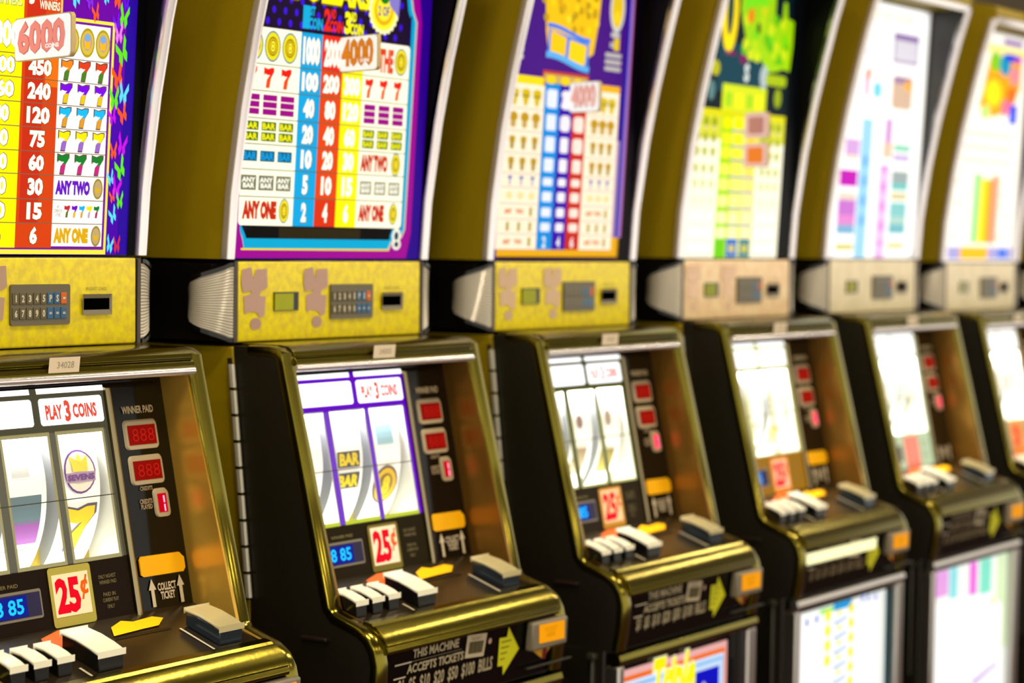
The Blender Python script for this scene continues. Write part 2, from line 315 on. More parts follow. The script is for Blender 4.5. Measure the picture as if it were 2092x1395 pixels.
def print_gold(A):
    A.rect(-.010, .403, 1.403, 1.921, (66, 8, 125), 0); A.rect(.352, .366, 1.44, 1.921, (10, 20, 150), 1); A.rect(.362, .374, 1.44, 1.921, (150, 110, 190), 2); A.rect(.372, .375, 1.44, 1.921, (120, 15, 40), 2.2); A.rect(.374, .403, 1.44, 1.921, (5, 2, 8), 2)
    A.rect(.362, .403, 1.403, 1.44, (10, 5, 10), 2)
    A.rect(.0, .366, 1.405, 1.44, (225, 165, 10), 2); A.rect(.340, .352, 1.44, 1.60, (170, 140, 180), 2.1)
    A.rect(.0, .362, 1.4035, 1.408, (50, 15, 5), 3)
    A.rect(-.004, .111, 1.419, 1.682, (250, 232, 205), 4); A.rect(.239, .341, 1.419, 1.682, (250, 232, 205), 4)
    A.rect(-.004, .106, 1.675, 1.688, (250, 215, 10), 5); A.rect(.239, .341, 1.677, 1.688, (245, 175, 10), 5)
    A.rect(.103, .241, 1.675, 1.700, (190, 60, 30), 4.5); A.rect(.107, .237, 1.680, 1.695, (195, 165, 90), 5)
    for x in (.128, .170, .208): A.ell(x, 1.686, .014, .007, (235, 205, 10), 6)
    rows = [1.419, 1.443, 1.466, 1.490, 1.515, 1.537, 1.568, 1.602, 1.637, 1.676]
    cc = ((.111, .156, (5, 135, 215)), (.156, .196, (50, 0, 165)), (.196, .239, (190, 35, 20)))
    vals = [('2', '4', '6'), ('5', '10', '15'), ('10', '20', '30'), ('20', '40', '60'), ('20', '40', '60'), ('25', '50', '75'), ('40', '80', '120'), ('50', '100', '150'), ('100', '200', '300')]
    for j, (a, b, c) in enumerate(cc):
        A.rect(a, b, 1.419, 1.681, c, 5)
        for i in range(9):
            z0, z1 = rows[i]+.003, rows[i+1]-.003
            g = (232, 226, 235) if j else (215, 225, 250)
            if j == 2: g = (245, 215, 200)
            t = vals[i][j]; q = .0105*len(t)
            if i > 0: A.poly(rounded(a+.009, b-.007, z0+.0015, z1-.0015, .004), g, 6); A.text(t, (a+b)/2-q/2, (a+b)/2+q/2, z0+.004, z1-.004, tuple(int(x*.55+110) for x in g), 7, .03)
            else: A.text(t, (a+b)/2-q/2, (a+b)/2+q/2, z0, z1, (240, 240, 240), 7, .03)
    for xs in ((.026, .058, .090), (.266, .292, .318)):
        for i in range(9):
            z0, z1 = rows[i], rows[i+1]; c = (z0+z1)/2
            A.rect(min(xs)-.025, max(xs)+.02, z0-.0005, z0+.0005, (190, 150, 150), 5)
            for k, x in enumerate(xs):
                if i == 8: A.poly([(x-.013, c+.008), (x, c+.012), (x+.013, c+.008), (x+.004, c-.015), (x-.004, c-.015)], (205, 180, 15), 6); A.rect(x-.012, x+.012, c-.001, c+.001, (120, 100, 10), 7)
                elif i == 7: A.ell(x, c+.004, .012, .008, (185, 145, 10), 6); A.ell(x, c-.007, .008, .006, (190, 160, 90), 6)
                elif i in (5, 6): A.rect(x-.008, x+.008, c-.001, c+.009, (180, 145, 10), 6); A.ell(x, c-.005, .006, .007, (165, 145, 70), 6)
                elif i == 4: A.rect(x-.006, x+.006, c+.002, c+.007, (110, 125, 180), 6); A.rect(x-.002, x+.002, c-.008, c+.003, (110, 125, 180), 6)
                elif i in (0, 2) and k < 2: A.text('ANY' if k == 0 else 'TWO', x-.011, x+.011, c-.004, c+.004, (205, 110, 40), 6, .06)
                elif i in (0, 1, 2): A.rect(x-.004, x+.004, c-.007, c+.007, (160, 150, 50), 6)
                else: A.ell(x, c, .009, .006, (240, 215, 150), 6)
    # golden heap above a blue stand
    A.poly([(.085, 1.88), (.10, 1.80), (.105, 1.76), (.112, 1.738), (.125, 1.742), (.235, 1.728), (.250, 1.735), (.262, 1.79), (.27, 1.88)], (240, 190, 8), 5)
    for k in range(60):
        x = random.uniform(.095, .255); z = random.uniform(1.768, 1.87); A.ell(x, z, .008, .007, random.choice([(250, 205, 10), (215, 165, 8), (185, 150, 10), (250, 215, 40)]), 6+k*.02, 9)
    def wave(z0, th, c, L):
        xs = [.108+i*.013 for i in range(11)]; f_ = lambda x: z0-.012*math.sin((x-.108)/.13*math.pi*1.1-.6)-.003
        f_ = lambda x: z0+.008*math.cos((x-.118)/.118*math.pi)
        A.poly([(x, f_(x)) for x in xs]+[(x, f_(x)-th) for x in reversed(xs)], c, L)
    A.poly([(.112, 1.765), (.235, 1.75), (.235, 1.715), (.112, 1.728)], (70, 130, 225), 8)
    A.poly([(.119, 1.763), (.166, 1.754), (.163, 1.716), (.119, 1.728)], (250, 195, 10), 9); A.poly([(.176, 1.752), (.228, 1.746), (.224, 1.713), (.173, 1.715)], (252, 205, 10), 9)
    wave(1.766, .007, (60, 120, 230), 10); wave(1.722, .010, (90, 170, 235), 10)
    # right and left columns of grey bars and a golden medallion
    for x0 in (.318, .0235):
        A.ell(x0, 1.815, .024, .040, (205, 200, 195), 6); A.ell(x0, 1.815, .017, .032, (225, 190, 20), 7); A.ell(x0, 1.80, .008, .010, (250, 210, 20), 8)
        A.rect(x0-.016, x0+.012, 1.767, 1.775, (190, 185, 185), 6); A.rect(x0-.018, x0-.006, 1.750, 1.759, (170, 165, 170), 6); A.rect(x0-.006, x0+.012, 1.746, 1.766, (220, 190, 20), 7)
        for k in range(3): A.poly(rounded(x0-.031, x0+.021, 1.712+k*.011, 1.7195+k*.011, .003), (180, 175, 172), 6)
def print_green(A):
    A.rect(-.010, .403, 1.403, 1.921, (4, 26, 34), 0); A.rect(.075, .27, 1.70, 1.79, (6, 62, 78), 1); A.rect(.355, .403, 1.403, 1.921, (4, 6, 8), 1)
    A.rect(-.010, .352, 1.403, 1.655, (255, 250, 225), 3)
    A.rect(.02, .352, 1.655, 1.668, (220, 215, 10), 4); A.rect(-.01, .352, 1.615, 1.655, (215, 215, 60), 3.5)
    A.rect(.10, .27, 1.665, 1.715, (205, 225, 10), 4); A.rect(.106, .264, 1.668, 1.708, (215, 225, 30), 5)
    for i, x in enumerate((.125, .165, .205, .24)): A.rect(x-.012, x+.012, 1.675, 1.70, (250, 235, 20) if i % 2 else (160, 215, 20), 6)
    for a, b, c in ((.104, .147, (170, 220, 20)), (.147, .193, (235, 235, 90)), (.193, .245, (250, 240, 140))): A.rect(a, b, 1.403, 1.66, c, 4)
    for j, z in enumerate((1.645, 1.617, 1.592, 1.562, 1.535, 1.505, 1.475, 1.447, 1.42)):
        A.rect(.147, .245, z-.014, z-.011, (70, 130, 200), 5)
        fade = min(1, j*.16)
        for x, c in ((.126, (235, 235, 0)), (.17, (255, 245, 0)), (.22, (255, 215, 0))):
            A.poly(rounded(x-.017, x+.017, z-.010, z+.011, .006), tuple(int(v+(250-v)*fade*.75) for v in c), 6)
        for x in (.02, .048, .078, .27, .297, .326):
            A.ell(x, z, .010, .009, tuple(int(v+(252-v)*fade) for v in (150, 165, 10)), 6, 12); A.rect(x-.004, x+.004, z-.012, z-.008, tuple(int(v+(240-v)*.5) for v in (190, 150, 160)), 6)
    for x, c in ((.126, (110, 205, 10)), (.17, (40, 110, 200)), (.22, (60, 130, 140))): A.rect(x-.02, x+.02, 1.404, 1.438, c, 6.5)
    for x in (.17, .22): A.ell(x, 1.42, .008, .008, (240, 215, 10), 7)
    A.poly([(.155, 1.92), (.15, 1.85), (.175, 1.80), (.20, 1.775), (.24, 1.765), (.27, 1.745), (.30, 1.748), (.33, 1.755), (.355, 1.752), (.362, 1.80), (.362, 1.845), (.335, 1.85), (.33, 1.878), (.318, 1.878), (.315, 1.845), (.285, 1.83), (.285, 1.92)], (160, 212, 5), 5)
    for k in range(26): A.ell(random.uniform(.17, .345), random.uniform(1.77, 1.85), .012, .011, random.choice([(120, 215, 10), (185, 220, 10), (95, 190, 10), (205, 225, 20)]), 6+k*.03, 10)
    for k in range(8): A.ell(random.uniform(.17, .27), random.uniform(1.85, 1.91), .014, .016, random.choice([(120, 225, 20), (205, 215, 10)]), 6+k*.03, 10)
    A.ell(.112, 1.84, .030, .072, (255, 225, 0), 5); A.ell(.112, 1.845, .012, .045, (10, 60, 60), 6); A.ell(.19, 1.842, .012, .014, (240, 130, 10), 8); A.ell(.222, 1.822, .008, .010, (30, 90, 10), 9)
    A.rect(.10, .14, 1.766, 1.774, (120, 10, 90), 5); A.ell(.17, 1.765, .014, .012, (120, 20, 90), 5)
    A.text('S', .178, .196, 1.722, 1.755, (225, 235, 230), 6, .05); A.ell(.255, 1.735, .016, .022, (175, 190, 195), 5); A.poly(rounded(.262, .345, 1.722, 1.742, .008), (165, 190, 10), 6); A.ell(.315, 1.70, .014, .018, (150, 170, 20), 6); A.ell(.07, 1.74, .016, .014, (180, 180, 10), 5)
    A.ell(.06, 1.70, .012, .018, (90, 130, 130), 5)
def print_white(A):
    A.rect(-.010, .403, 1.403, 1.921, (205, 200, 195), 0); A.poly(rounded(-.008, .396, 1.404, 1.920, .03), (255, 255, 252), 1)
    A.rect(.105, .155, 1.404, 1.685, (150, 205, 235), 2); A.rect(.203, .246, 1.404, 1.595, (215, 150, 215), 2); A.rect(.215, .25, 1.625, 1.69, (200, 150, 205), 2)
    for z in (1.57, 1.53, 1.49, 1.45, 1.42): A.ell(.225, z, .013, .012, (235, 200, 235), 3, 10)
    for z in (1.60, 1.56, 1.52, 1.48): A.ell(.13, z, .02, .012, (120, 180, 230), 3, 10)
    for z0, z1, c in ((1.547, 1.580, (185, 0, 175)), (1.52, 1.535, (225, 205, 190)), (1.49, 1.52, (190, 110, 200)), (1.47, 1.49, (215, 130, 200)), (1.452, 1.47, (120, 170, 205)), (1.42, 1.432, (205, 195, 110)), (1.61, 1.642, (205, 160, 215)), (1.60, 1.61, (240, 215, 200))): A.rect(.018 if z1 < 1.59 else .035, .10, z0, z1, c, 2)
    for z0, z1, c in ((1.56, 1.585, (150, 165, 165)), (1.545, 1.56, (110, 190, 185)), (1.525, 1.54, (205, 195, 150)), (1.49, 1.52, (130, 195, 195)), (1.455, 1.475, (110, 180, 190)), (1.475, 1.49, (170, 205, 195)), (1.425, 1.435, (205, 195, 110)), (1.625, 1.64, (140, 205, 180)), (1.605, 1.62, (195, 175, 215))): A.rect(.262, .345, z0, z1, c, 2)
    A.rect(.21, .255, 1.61, 1.64, (245, 190, 165), 2.5)
    A.rect(.228, .352, 1.805, 1.866, (175, 160, 185), 2); A.rect(.238, .345, 1.812, 1.852, (215, 210, 220), 3); A.rect(.228, .352, 1.855, 1.866, (130, 95, 160), 3)
    A.poly(rounded(.235, .335, 1.712, 1.780, .012), (205, 175, 150), 2); A.rect(.24, .33, 1.765, 1.778, (150, 120, 160), 3); A.ell(.31, 1.762, .016, .012, (245, 170, 40), 3.5)
    A.ell(.165, 1.745, .022, .017, (120, 205, 225), 2); A.ell(.115, 1.755, .016, .03, (235, 190, 210), 2); A.ell(.12, 1.775, .010, .012, (215, 130, 90), 3); A.ell(.10, 1.82, .008, .01, (225, 180, 220), 3)
    A.text('WINNER', .05, .33, 1.884, 1.908, (250, 250, 215), 3, .04)
def print_rainbow(A):
    A.rect(-.010, .403, 1.403, 1.921, (215, 205, 200), 0); A.rect(-.004, .385, 1.405, 1.917, (255, 252, 235), 1)
    A.rect(.24, .36, 1.898, 1.910, (130, 70, 165), 2); A.rect(.05, .385, 1.874, 1.893, (255, 235, 140), 2)
    A.poly([(.12, 1.75), (.17, 1.87), (.24, 1.87), (.36, 1.87), (.36, 1.80), (.29, 1.745), (.20, 1.73)], (255, 165, 5), 3)
    A.ell(.20, 1.785, .05, .03, (255, 225, 0), 4); A.ell(.20, 1.855, .03, .024, (130, 205, 10), 5); A.ell(.26, 1.852, .034, .026, (10, 150, 190), 5); A.rect(.26, .33, 1.862, 1.878, (10, 30, 225), 6); A.rect(.32, .36, 1.863, 1.876, (165, 0, 200), 7)
    A.ell(.32, 1.83, .03, .022, (240, 140, 150), 6); A.ell(.31, 1.785, .03, .02, (250, 110, 30), 7); A.rect(.305, .35, 1.72, 1.765, (10, 60, 230), 8); A.ell(.28, 1.755, .025, .02, (235, 110, 150), 5); A.ell(.16, 1.74, .03, .016, (190, 225, 120), 6)
    A.rect(.125, .172, 1.445, 1.60, (150, 220, 140), 2); A.rect(.165, .22, 1.445, 1.59, (255, 225, 5), 3); A.rect(.205, .235, 1.445, 1.59, (255, 160, 10), 3.5); A.rect(.235, .275, 1.445, 1.60, (245, 150, 120), 3)
    for k in range(24): A.ell(random.choice((.03, .06, .09, .29, .32, .35)), 1.46+.024*(k//3), .010, .008, random.choice([(250, 215, 200), (235, 240, 200), (250, 235, 190)]), 4, 9)
    for z in (1.63, 1.66, 1.69): A.rect(.05, .33, z-.004, z+.004, (235, 200, 190), 3)
    A.rect(.0, .385, 1.408, 1.436, (165, 160, 215), 3); A.poly(rounded(.07, .235, 1.408, 1.436, .012), (255, 185, 5), 4); A.rect(.30, .35, 1.412, 1.432, (20, 110, 225), 4)
PRINTS = {1: print_butterflies, 2: print_dollars, 3: print_gold, 4: print_green, 5: print_white, 6: print_rainbow, 7: print_white}

# ------------------------------------------------------------------ outlines shared by all machines
FRONT = [(-.030, 1.2915), (-.066, 1.2915), (-.080, 1.289), (-.088, 1.283), (-.0905, 1.272), (-.130, 1.118), (-.169, .963), (-.176, .9555), (-.217, .942), (-.233, .931), (-.243, .915), (-.2475, .897), (-.2465, .872), (-.243, .846), (-.239, .826)]
def trim_y(z):
    T = [(1.40, -.003), (1.485, -.009), (1.60, -.026), (1.69, -.044), (1.78, -.066), (1.85, -.084), (1.92, -.105), (1.945, -.113), (2.0, -.125)]
    for (a, ya), (b, yb) in zip(T, T[1:]):
        if z <= b: return ya+(yb-ya)*(z-a)/(b-a)
    return T[-1][1]

def machine(n, cfg):
    ox, oy, oz, rz = cfg['off']
    root = bpy.data.objects.new('slot_machine', None); col.objects.link(root)
    root.location = (.2+(n-2)*.6+ox, oy, oz); root.rotation_euler = (0, 0, rz)
    root['label'] = cfg['label']; root['category'] = 'slot machine'; root['group'] = 'row of slot machines'
    far = n >= 4
    # ---- lower cabinet and base
    q = MB(); q.prism([(-.004, 1.288), (-.038, .957), (-.038, .83), (.40, .83), (.40, 1.288)], -.0165, .4295, gold_side); q.build('cabinet_body', root, .002)
    q = MB(); q.box(-.0165, .4295, -.215, .40, .10, .829, blackm); q.build('lower_cabinet', root, .003)
    q = MB(); q.box(-.002, .415, -.19, .39, -.004-oz, .0995, blackm); q.build('plinth', root)
    # ---- door: black side cheeks, gold frame, rails
    cheek = [(y, z) for y, z in [(-.006, 1.2895)]+[(a+.004, b-.0015) for a, b in FRONT[1:]]+[(-.04, .831), (-.04, .957)]]
    for x0, x1 in ((-.0165, -.0105), (.4235, .4295)):
        q = MB(); q.prism(cheek, x0, x1, blackm); q.build('door_cheek', root)
    for x0, x1 in ((-.0175, .0065), (.4065, .4305)):
        q = MB(); q.sweep(FRONT, x0, x1, .012, gold, .004); q.build('frame_stile', root)
    q = MB(); q.prism([(-.002, 1.2925), (-.068, 1.2925), (-.081, 1.2905), (-.0895, 1.2845), (-.0915, 1.2795), (-.0890, 1.2775), (-.0935, 1.2745), (-.0955, 1.2695), (-.0930, 1.2660), (-.0880, 1.2650)] + [(-.0880, 1.2670), (-.002, 1.2670)], .004, .409, gold_rail); q.build('top_rail', root, .0006)
    q = MB(); q.prism([(-.0915+.0055*math.cos(2*math.pi*k/12), 1.2635+.0052*math.sin(2*math.pi*k/12)) for k in range(12)], .004, .409, trimm); q.prism([(-.088, 1.2668), (-.088, 1.2600), (-.082, 1.2585), (-.074, 1.2620), (-.072, 1.2668)], .004, .409, chrome); q.prism([(-.074, 1.2640), (-.060, 1.2560), (-.050, 1.2560), (-.02, 1.2640)], .004, .409, chrome); q.build('rail_undercut', root)
    q = MB(); q.prism([(-.204, .9435), (-.209, .9475), (-.220, .9450), (-.2235, .9415), (-.226, .9425), (-.236, .9350), (-.2435, .9250), (-.2465, .9190), (-.2450, .9175), (-.2480, .9120), (-.2470, .9080), (-.236, .9075)], .004, .409, gold_rail); q.build('nose_rail', root, .0006)
    rec = [(-.040, 1.262), (-.084, 1.262), (-.126, 1.118), (-.171, .957), (-.208, .945), (-.1, .975)]
    for x0, x1 in ((.004, .0075), (.4035, .409)):
        q = MB(); q.prism(rec, x0, x1, gold_wall if n > 1 else pbr('hammered_gold_lit', (214, 170, 66), .26, .6, bump=.9, bscale=9)); q.build('recess_wall', root)  # first machine gets a brighter gold, its highlights put into the colour
    # asset label
    A = Art(lambda u, v, off: (u+(v*.12), -.0945-off, 1.2805+v), 0)
    A.poly([(.160+cfg['tag'], -.010), (.209+cfg['tag'], -.010), (.209+cfg['tag'], .0075), (.160+cfg['tag'], .0075)], paper, 6)
    A.text(cfg['asset'], .173+cfg['tag'], .200+cfg['tag'], -.0050, .0025, (150, 140, 120), 7, 0)
    A.build('asset_label', root, smooth=False)
    # ---- hinge with knuckles
    h = MB(); h.sweep([(-.0045, 1.274), (-.0395, .960)], -.0205, -.0172, .006, blackm, .001); ho = h.build('hinge', root)
    N = 9
    for i in range(N):
        t0, t1 = (i+.06)/N, (i+.94)/N
        q = MB(); p0 = Vector((-.0225, -.007-.034*t0, 1.268-.306*t0)); p1 = Vector((-.0225, -.007-.034*t1, 1.268-.306*t1)); rr = .0050
        v = []; K = 8
        for p in (p0, p1): v += [(p.x+rr*math.cos(2*math.pi*k/K), p.y+rr*math.sin(2*math.pi*k/K), p.z) for k in range(K)]
        q.add(v, [(k, (k+1) % K, K+(k+1) % K, K+k) for k in range(K)]+[tuple(range(K)), tuple(range(K, 2*K))], hingem)
        q.build('hinge_knuckle', ho).location = (0, 0, 0)
    # ---- reel chamber
    q = MB()
    q.box(.022, .296, .06, .064, 1.0, 1.246, wht)
    for a in (.0185, .296): q.prism([win_fr(0, 1.0, -.001)[1:], (.064, 1.0), (.064, 1.246), win_fr(0, 1.241, -.001)[1:]], a, a+.0035, wht)
    q.box(.0185, .2995, -.038, .064, 1.240, 1.243, wht); q.box(.0185, .2995, -.085, .064, 1.0, 1.004, wht)
    q.build('reel_chamber', root, smooth=False)
    for i, x0 in enumerate((.039, .127, .215)):
        x1 = x0+.066; q = MB(); K = 48; a0 = -1.25; a1 = 1.25
        def ringp(x, r): return [(x, RY-r*math.cos(a0+(a1-a0)*k/K), RZ+r*math.sin(a0+(a1-a0)*k/K)) for k in range(K+1)]
        v = ringp(x0, RA)+ringp(x1, RA); q.add(v, [(k, K+1+k, K+2+k, k+1) for k in range(K)], REELM)
        for x in (x0, x1):
            v = ringp(x, RA)+ringp(x, RA-.04); q.add(v, [(k, k+1, K+2+k, K+1+k) for k in range(K)], reelside)
        d = q.build('reel', root)
        S = Art(drum_fr, 0, .0012, .0005); cx = x0+.033
        for sy in cfg['reels'][i]:
            k, z = sy[0], sy[1]
            if k == 'bar':
                S.rect(x0+.008, x1-.008, z-.011, z+.011, (70, 75, 80), 1, 4); S.text('BAR', x0+.011, x1-.011, z-.0085, z+.0085, (245, 220, 0), 2, .05)
            elif k == '7': S.seven(cx, z, .046, .052, sy[2], sy[3], 1.6, sy[4])
            elif k == 'coin': S.ell(cx, z, .028, .028, sy[2], 1); S.ell(cx, z, .024, .024, (235, 190, 20), 1.3); S.ell(cx, z, .016, .016, (130, 110, 60), 1.6); S.text('8', cx-.009, cx+.009, z-.014, z+.014, (245, 205, 10), 2.2, .06)
            elif k == 'medal':
                S.ell(cx, z, .026, .026, (110, 60, 150), 1); S.ell(cx, z, .0235, .0235, (250, 245, 235), 1.3); S.rect(cx-.024, cx+.024, z-.012, z-.001, (180, 150, 190), 1.7); S.text('SEVENS', cx-.022, cx+.022, z-.010, z-.003, (110, 50, 150), 2.2, .04)
                S.poly([(cx-.012, z), (cx-.014, z+.018), (cx-.004, z+.012), (cx, z+.022), (cx+.004, z+.012), (cx+.014, z+.018), (cx+.012, z)], (240, 225, 60), 1.9)
            elif k == 'block': S.rect(x0+sy[2], x0+sy[3], z-sy[4], z+sy[4], sy[5], 1+sy[4]*10, 4)
            elif k == 'blob': S.ell(cx-.006, z, sy[2], sy[3], sy[4], 1)
        if S.f: S.build('reel_print', d, smooth=False)
    # chamber lamp above the reels
    al = bpy.data.lights.new('reel_lamp', 'AREA'); al.shape = 'RECTANGLE'; al.size = .26; al.size_y = .02; al.energy = 4.0*cfg.get('lamp', .55); al.color = (1, .98, .95)
    ao = bpy.data.objects.new('reel_lamp', al); col.objects.link(ao); ao.parent = root; ao.location = (.16-OX, -.040, 1.222); ao.rotation_euler = (R(42), 0, 0)
    al = bpy.data.lights.new('lower_reel_lamp', 'AREA'); al.shape = 'RECTANGLE'; al.size = .26; al.size_y = .015; al.energy = .45*cfg.get('lamp', .55); al.color = (1, 1, .86)
    ao = bpy.data.objects.new('lower_reel_lamp', al); col.objects.link(ao); ao.parent = root; ao.location = (.16-OX, -.078, 1.025); ao.rotation_euler = (R(140), 0, 0)
    # ---- reel glass: printed mask with openings, lit signs above
    mc, bc = cfg['mask'], cfg['border']
    wins = ((.036, .110), (.124, .2005), (.212, .2905)); zb, zt = 1.0485, 1.1985
    E = cfg.get('mask_em', .55)
    A = Art(win_fr, E, .0003)
    A.rect(.0075, .036, .978, 1.243, mc, 0); A.rect(.2905, .300, zb, 1.243, mc, 0); A.rect(.036, .2905, zt, 1.243, mc, 0)
    A.rect(.110, .124, zb, zt, mc, 0); A.rect(.2005, .212, zb, zt, mc, 0)
    A.rect(.036, .300, .978, zb, cfg['low'], 0)
    for a, b in wins:
        t = cfg['bw']
        for r_ in ((a-.001, b+.001, zt-t, zt+.0005), (a-.001, a+t*.7, zb, zt), (b-t*.7, b+.001, zb, zt)): A.rect(*r_, bc, 1)
        A.rect(a-.001, b+.001, zb-.0005, zb+cfg['bb'], cfg.get('bc2', bc), 1.5)
    A.build('reel_mask', root, smooth=False)
    S = Art(win_fr, 1.6, .0003, .0008)
    S.poly(rounded(.024, .1795, 1.2065, 1.2375, .004), (255, 255, 255), 1); S.poly(rounded(.1905, .2945, 1.2065, 1.2375, .004), (255, 255, 255), 1)
    T_ = Art(win_fr, .9, .0003, .0014)
    if n <= 3: T_.text('PLAY', .1995, .2265, 1.2130, 1.2300, (232, 80, 60), 1, .05); T_.text('3', .2300, .2400, 1.2095, 1.2345, (232, 80, 60), 1, .05); T_.text('COINS', .2435, .2830, 1.2130, 1.2300, (232, 80, 60), 1, .05)
    so = S.build('coin_sign', root, smooth=False)
    if T_.f: T_.build('sign_text', so, smooth=False)
    # curved lit strip that closes the top of the glass
    cp = [(-.0455, 1.2425), (-.0435, 1.249), (-.037, 1.2545), (-.026, 1.2575), (-.006, 1.2585)]
    q = MB()
    for a, b in ((.0075, .1795), (.1905, .3005)):
        v = [(x, y, z) for y, z in cp for x in (a, b)]; q.add(v, [(2*k, 2*k+1, 2*k+3, 2*k+2) for k in range(4)], lit((255, 255, 255), 1.5))
    v = [(x, y, z) for y, z in cp for x in (.1795, .1905)]; q.add(v, [(2*k, 2*k+1, 2*k+3, 2*k+2) for k in range(4)], lit(mc, E))
    q.build('curved_strip', root)
    q = MB(); q.add([win_fr(a, b, .002) for a, b in ((.034, zb), (.293, zb), (.293, zt), (.034, zt))], [(0, 1, 2, 3)], panemat()); q.build('window_pane', root, smooth=False)
    A = Art(win_fr, 0, .0003, .003); A.rect(.034, .2925, 1.1212, 1.1224, (60, 62, 50), 1); A.build('payline', root, smooth=False)
    # lower glass: price card, display, small print
    A = Art(win_fr, 0, .0004, .0012)
    pb = cfg['price']
    A.poly(rounded(.166, .2345, .9805, 1.0475 if n == 1 else 1.043, .004), ink(pb[0]), 1)
    pz = .989 if n > 1 else .992; pt = 1.0395
    B = Art(win_fr, .95, .0004, .002); B.rect(.1705, .2285, pz, pt, pb[1], 1)
    if n != 5: B.text('25', .1735, .2125, pz+.003, pt-.004, (225, 0, 30), 2, .05); B.text('¢', .2135, .2265, pz+.016, pt-.004, (230, 90, 10), 2, .03)
    po = A.build('price_card', root, smooth=False); A = Art(win_fr, 0, .0004, .0012)
    lines = [('ONLY HIGHEST', 1.0290, .2455, .2745), ('WINNER PAID', 1.0225, .2460, .2745), ('PAID IN', 1.0085, .2500, .2700), ('CURRENT PLAY', 1.0020, .2480, .2745), ('ONLY', .9945, .2540, .2660)]
    for t, z, a, b in lines: A.text(t, a, b, z-.0022, z+.0022, (125, 115, 75), 2, 0)
    A.build('small_lettering', root, smooth=False); A = Art(win_fr, 0, .0004, .0012)
    A.text('WINNER PAID', .085 if n > 1 else .07, .132 if n > 1 else .118, 1.0325, 1.0365, (135, 125, 75), 2, 0)
    A.build('display_lettering', root, smooth=False); B.build('price_print', po, smooth=False)
    V = Art(win_fr, 0, .0004, .0012); V.poly(rounded(.062, .152, .9955, 1.0280, .003), greyp, 1); V.rect(.0645, .1495, .9985, 1.0250, ink((28, 20, 70)), 2)
    vo = V.build('blue_display', root, smooth=False)
    V = Art(win_fr, 1.5, .0004, .0024); V.rect(.068, .128, 1.000, 1.0235, (10, 20, 110), 1)
    V.text('18 85', .070, .122, 1.0035, 1.0205, (20, 170, 250), 2, .02); V.build('display_digits', vo, smooth=False)
    # ---- divider strip and display column
    q = MB()
    v = [win_fr(a, z, o_) for z in (.979, 1.246) for a, o_ in ((.3005, 0), (.3005, .004), (.3025, .0052), (.3075, .0052), (.3095, .004), (.3095, 0))]
    q.add(v, [(k, k+1, k+7, k+6) for k in range(5)]+[(0, 1, 2, 3, 4, 5), (6, 7, 8, 9, 10, 11)], stripm); q.build('divider_strip', root)
    q = MB(); q.add([win_fr(a, z, -.0005) for a, z in ((.3095, .977), (.4045, .977), (.4045, 1.262), (.3095, 1.262))], [(0, 1, 2, 3)], blackg)
    q.add([win_fr(a, z, -.0005) for a, z in ((.0075, 1.2425), (.3095, 1.2425), (.3095, 1.262), (.0075, 1.262))], [(0, 1, 2, 3)], blackg); q.build('display_panel', root, smooth=False)
    for k, (a, b, z0, z1) in enumerate(((.3240, .3835, 1.1690, 1.2045), (.3250, .3845, 1.1270, 1.1620), (.3590, .3855, 1.0865, 1.1210))):
        D = MB(); P0 = rounded(a, b, z0, z1, .006); P1 = [((x-(a+b)/2)*.93+(a+b)/2, (z-(z0+z1)/2)*.93+(z0+z1)/2) for x, z in P0]
        K = len(P0); D.add([win_fr(x, z, 0) for x, z in P0]+[win_fr(x, z, .0025) for x, z in P1], [(j, (j+1) % K, K+(j+1) % K, K+j) for j in range(K)]+[tuple(range(K, 2*K))], pbr('display_bezel', (176, 160, 128), .4))
        do = D.build('led_display', root)
        W = Art(win_fr, .35 if k < 2 else (.9 if n < 3 else 1.25), .0004, .0026); t = .0055; W.rect(a+t, b-t, z0+t+.001, z1-t, (178, 14, 6) if k < 2 else ((190, 0, 26) if n < 3 else (255, 0, 70)), 1); W.build('red_window', do, smooth=False)
        W = Art(win_fr, .6 if k < 2 else 1.6, .0004, .0034)
        if k < 2: W.text('888', a+t+.006, b-t-.004, z0+t+.005, z1-t-.004, (205, 30, 18), 1, -.01)
        else: W.rect((a+b)/2+.001, (a+b)/2+.0035, z0+.008, (z0+z1)/2-.001, (255, 160, 190), 1); W.rect((a+b)/2+.001, (a+b)/2+.0035, (z0+z1)/2+.001, z1-.008, (255, 160, 190), 1)
        W.build('led_digits', do, smooth=False)
    for nm_, t, a, b, z0, z1, c_ in (('winner_lettering', 'WINNER PAID', .326, .381, 1.2125, 1.2215, (190, 170, 130)), ('credit_lettering', 'CREDITS', .338, .360, 1.1205, 1.1255, (150, 130, 100)),
                                 ('played_lettering', 'CREDITS\nPLAYED', .3345, .3565, 1.0985, 1.1105, (160, 140, 110)), ('collect_lettering', 'COLLECT\nTICKET', .3435, .3760, .9905, 1.0105, (205, 188, 160))):
        A = Art(win_fr, 0, .0004, .0008); A.text(t, a, b, z0, z1, c_, 1, .03); A.build(nm_, root, smooth=False)
    for x in (.334, .384):
        A = Art(win_fr, 0, .0004, .0008); A.poly([(x-.0028, .9835), (x+.0028, .9835), (x+.0028, 1.0035), (x+.0065, 1.0035), (x, 1.0165), (x-.0065, 1.0035), (x-.0028, 1.0035)], (212, 196, 165), 1); A.build('arrow_print', root, smooth=False)
    q = MB()
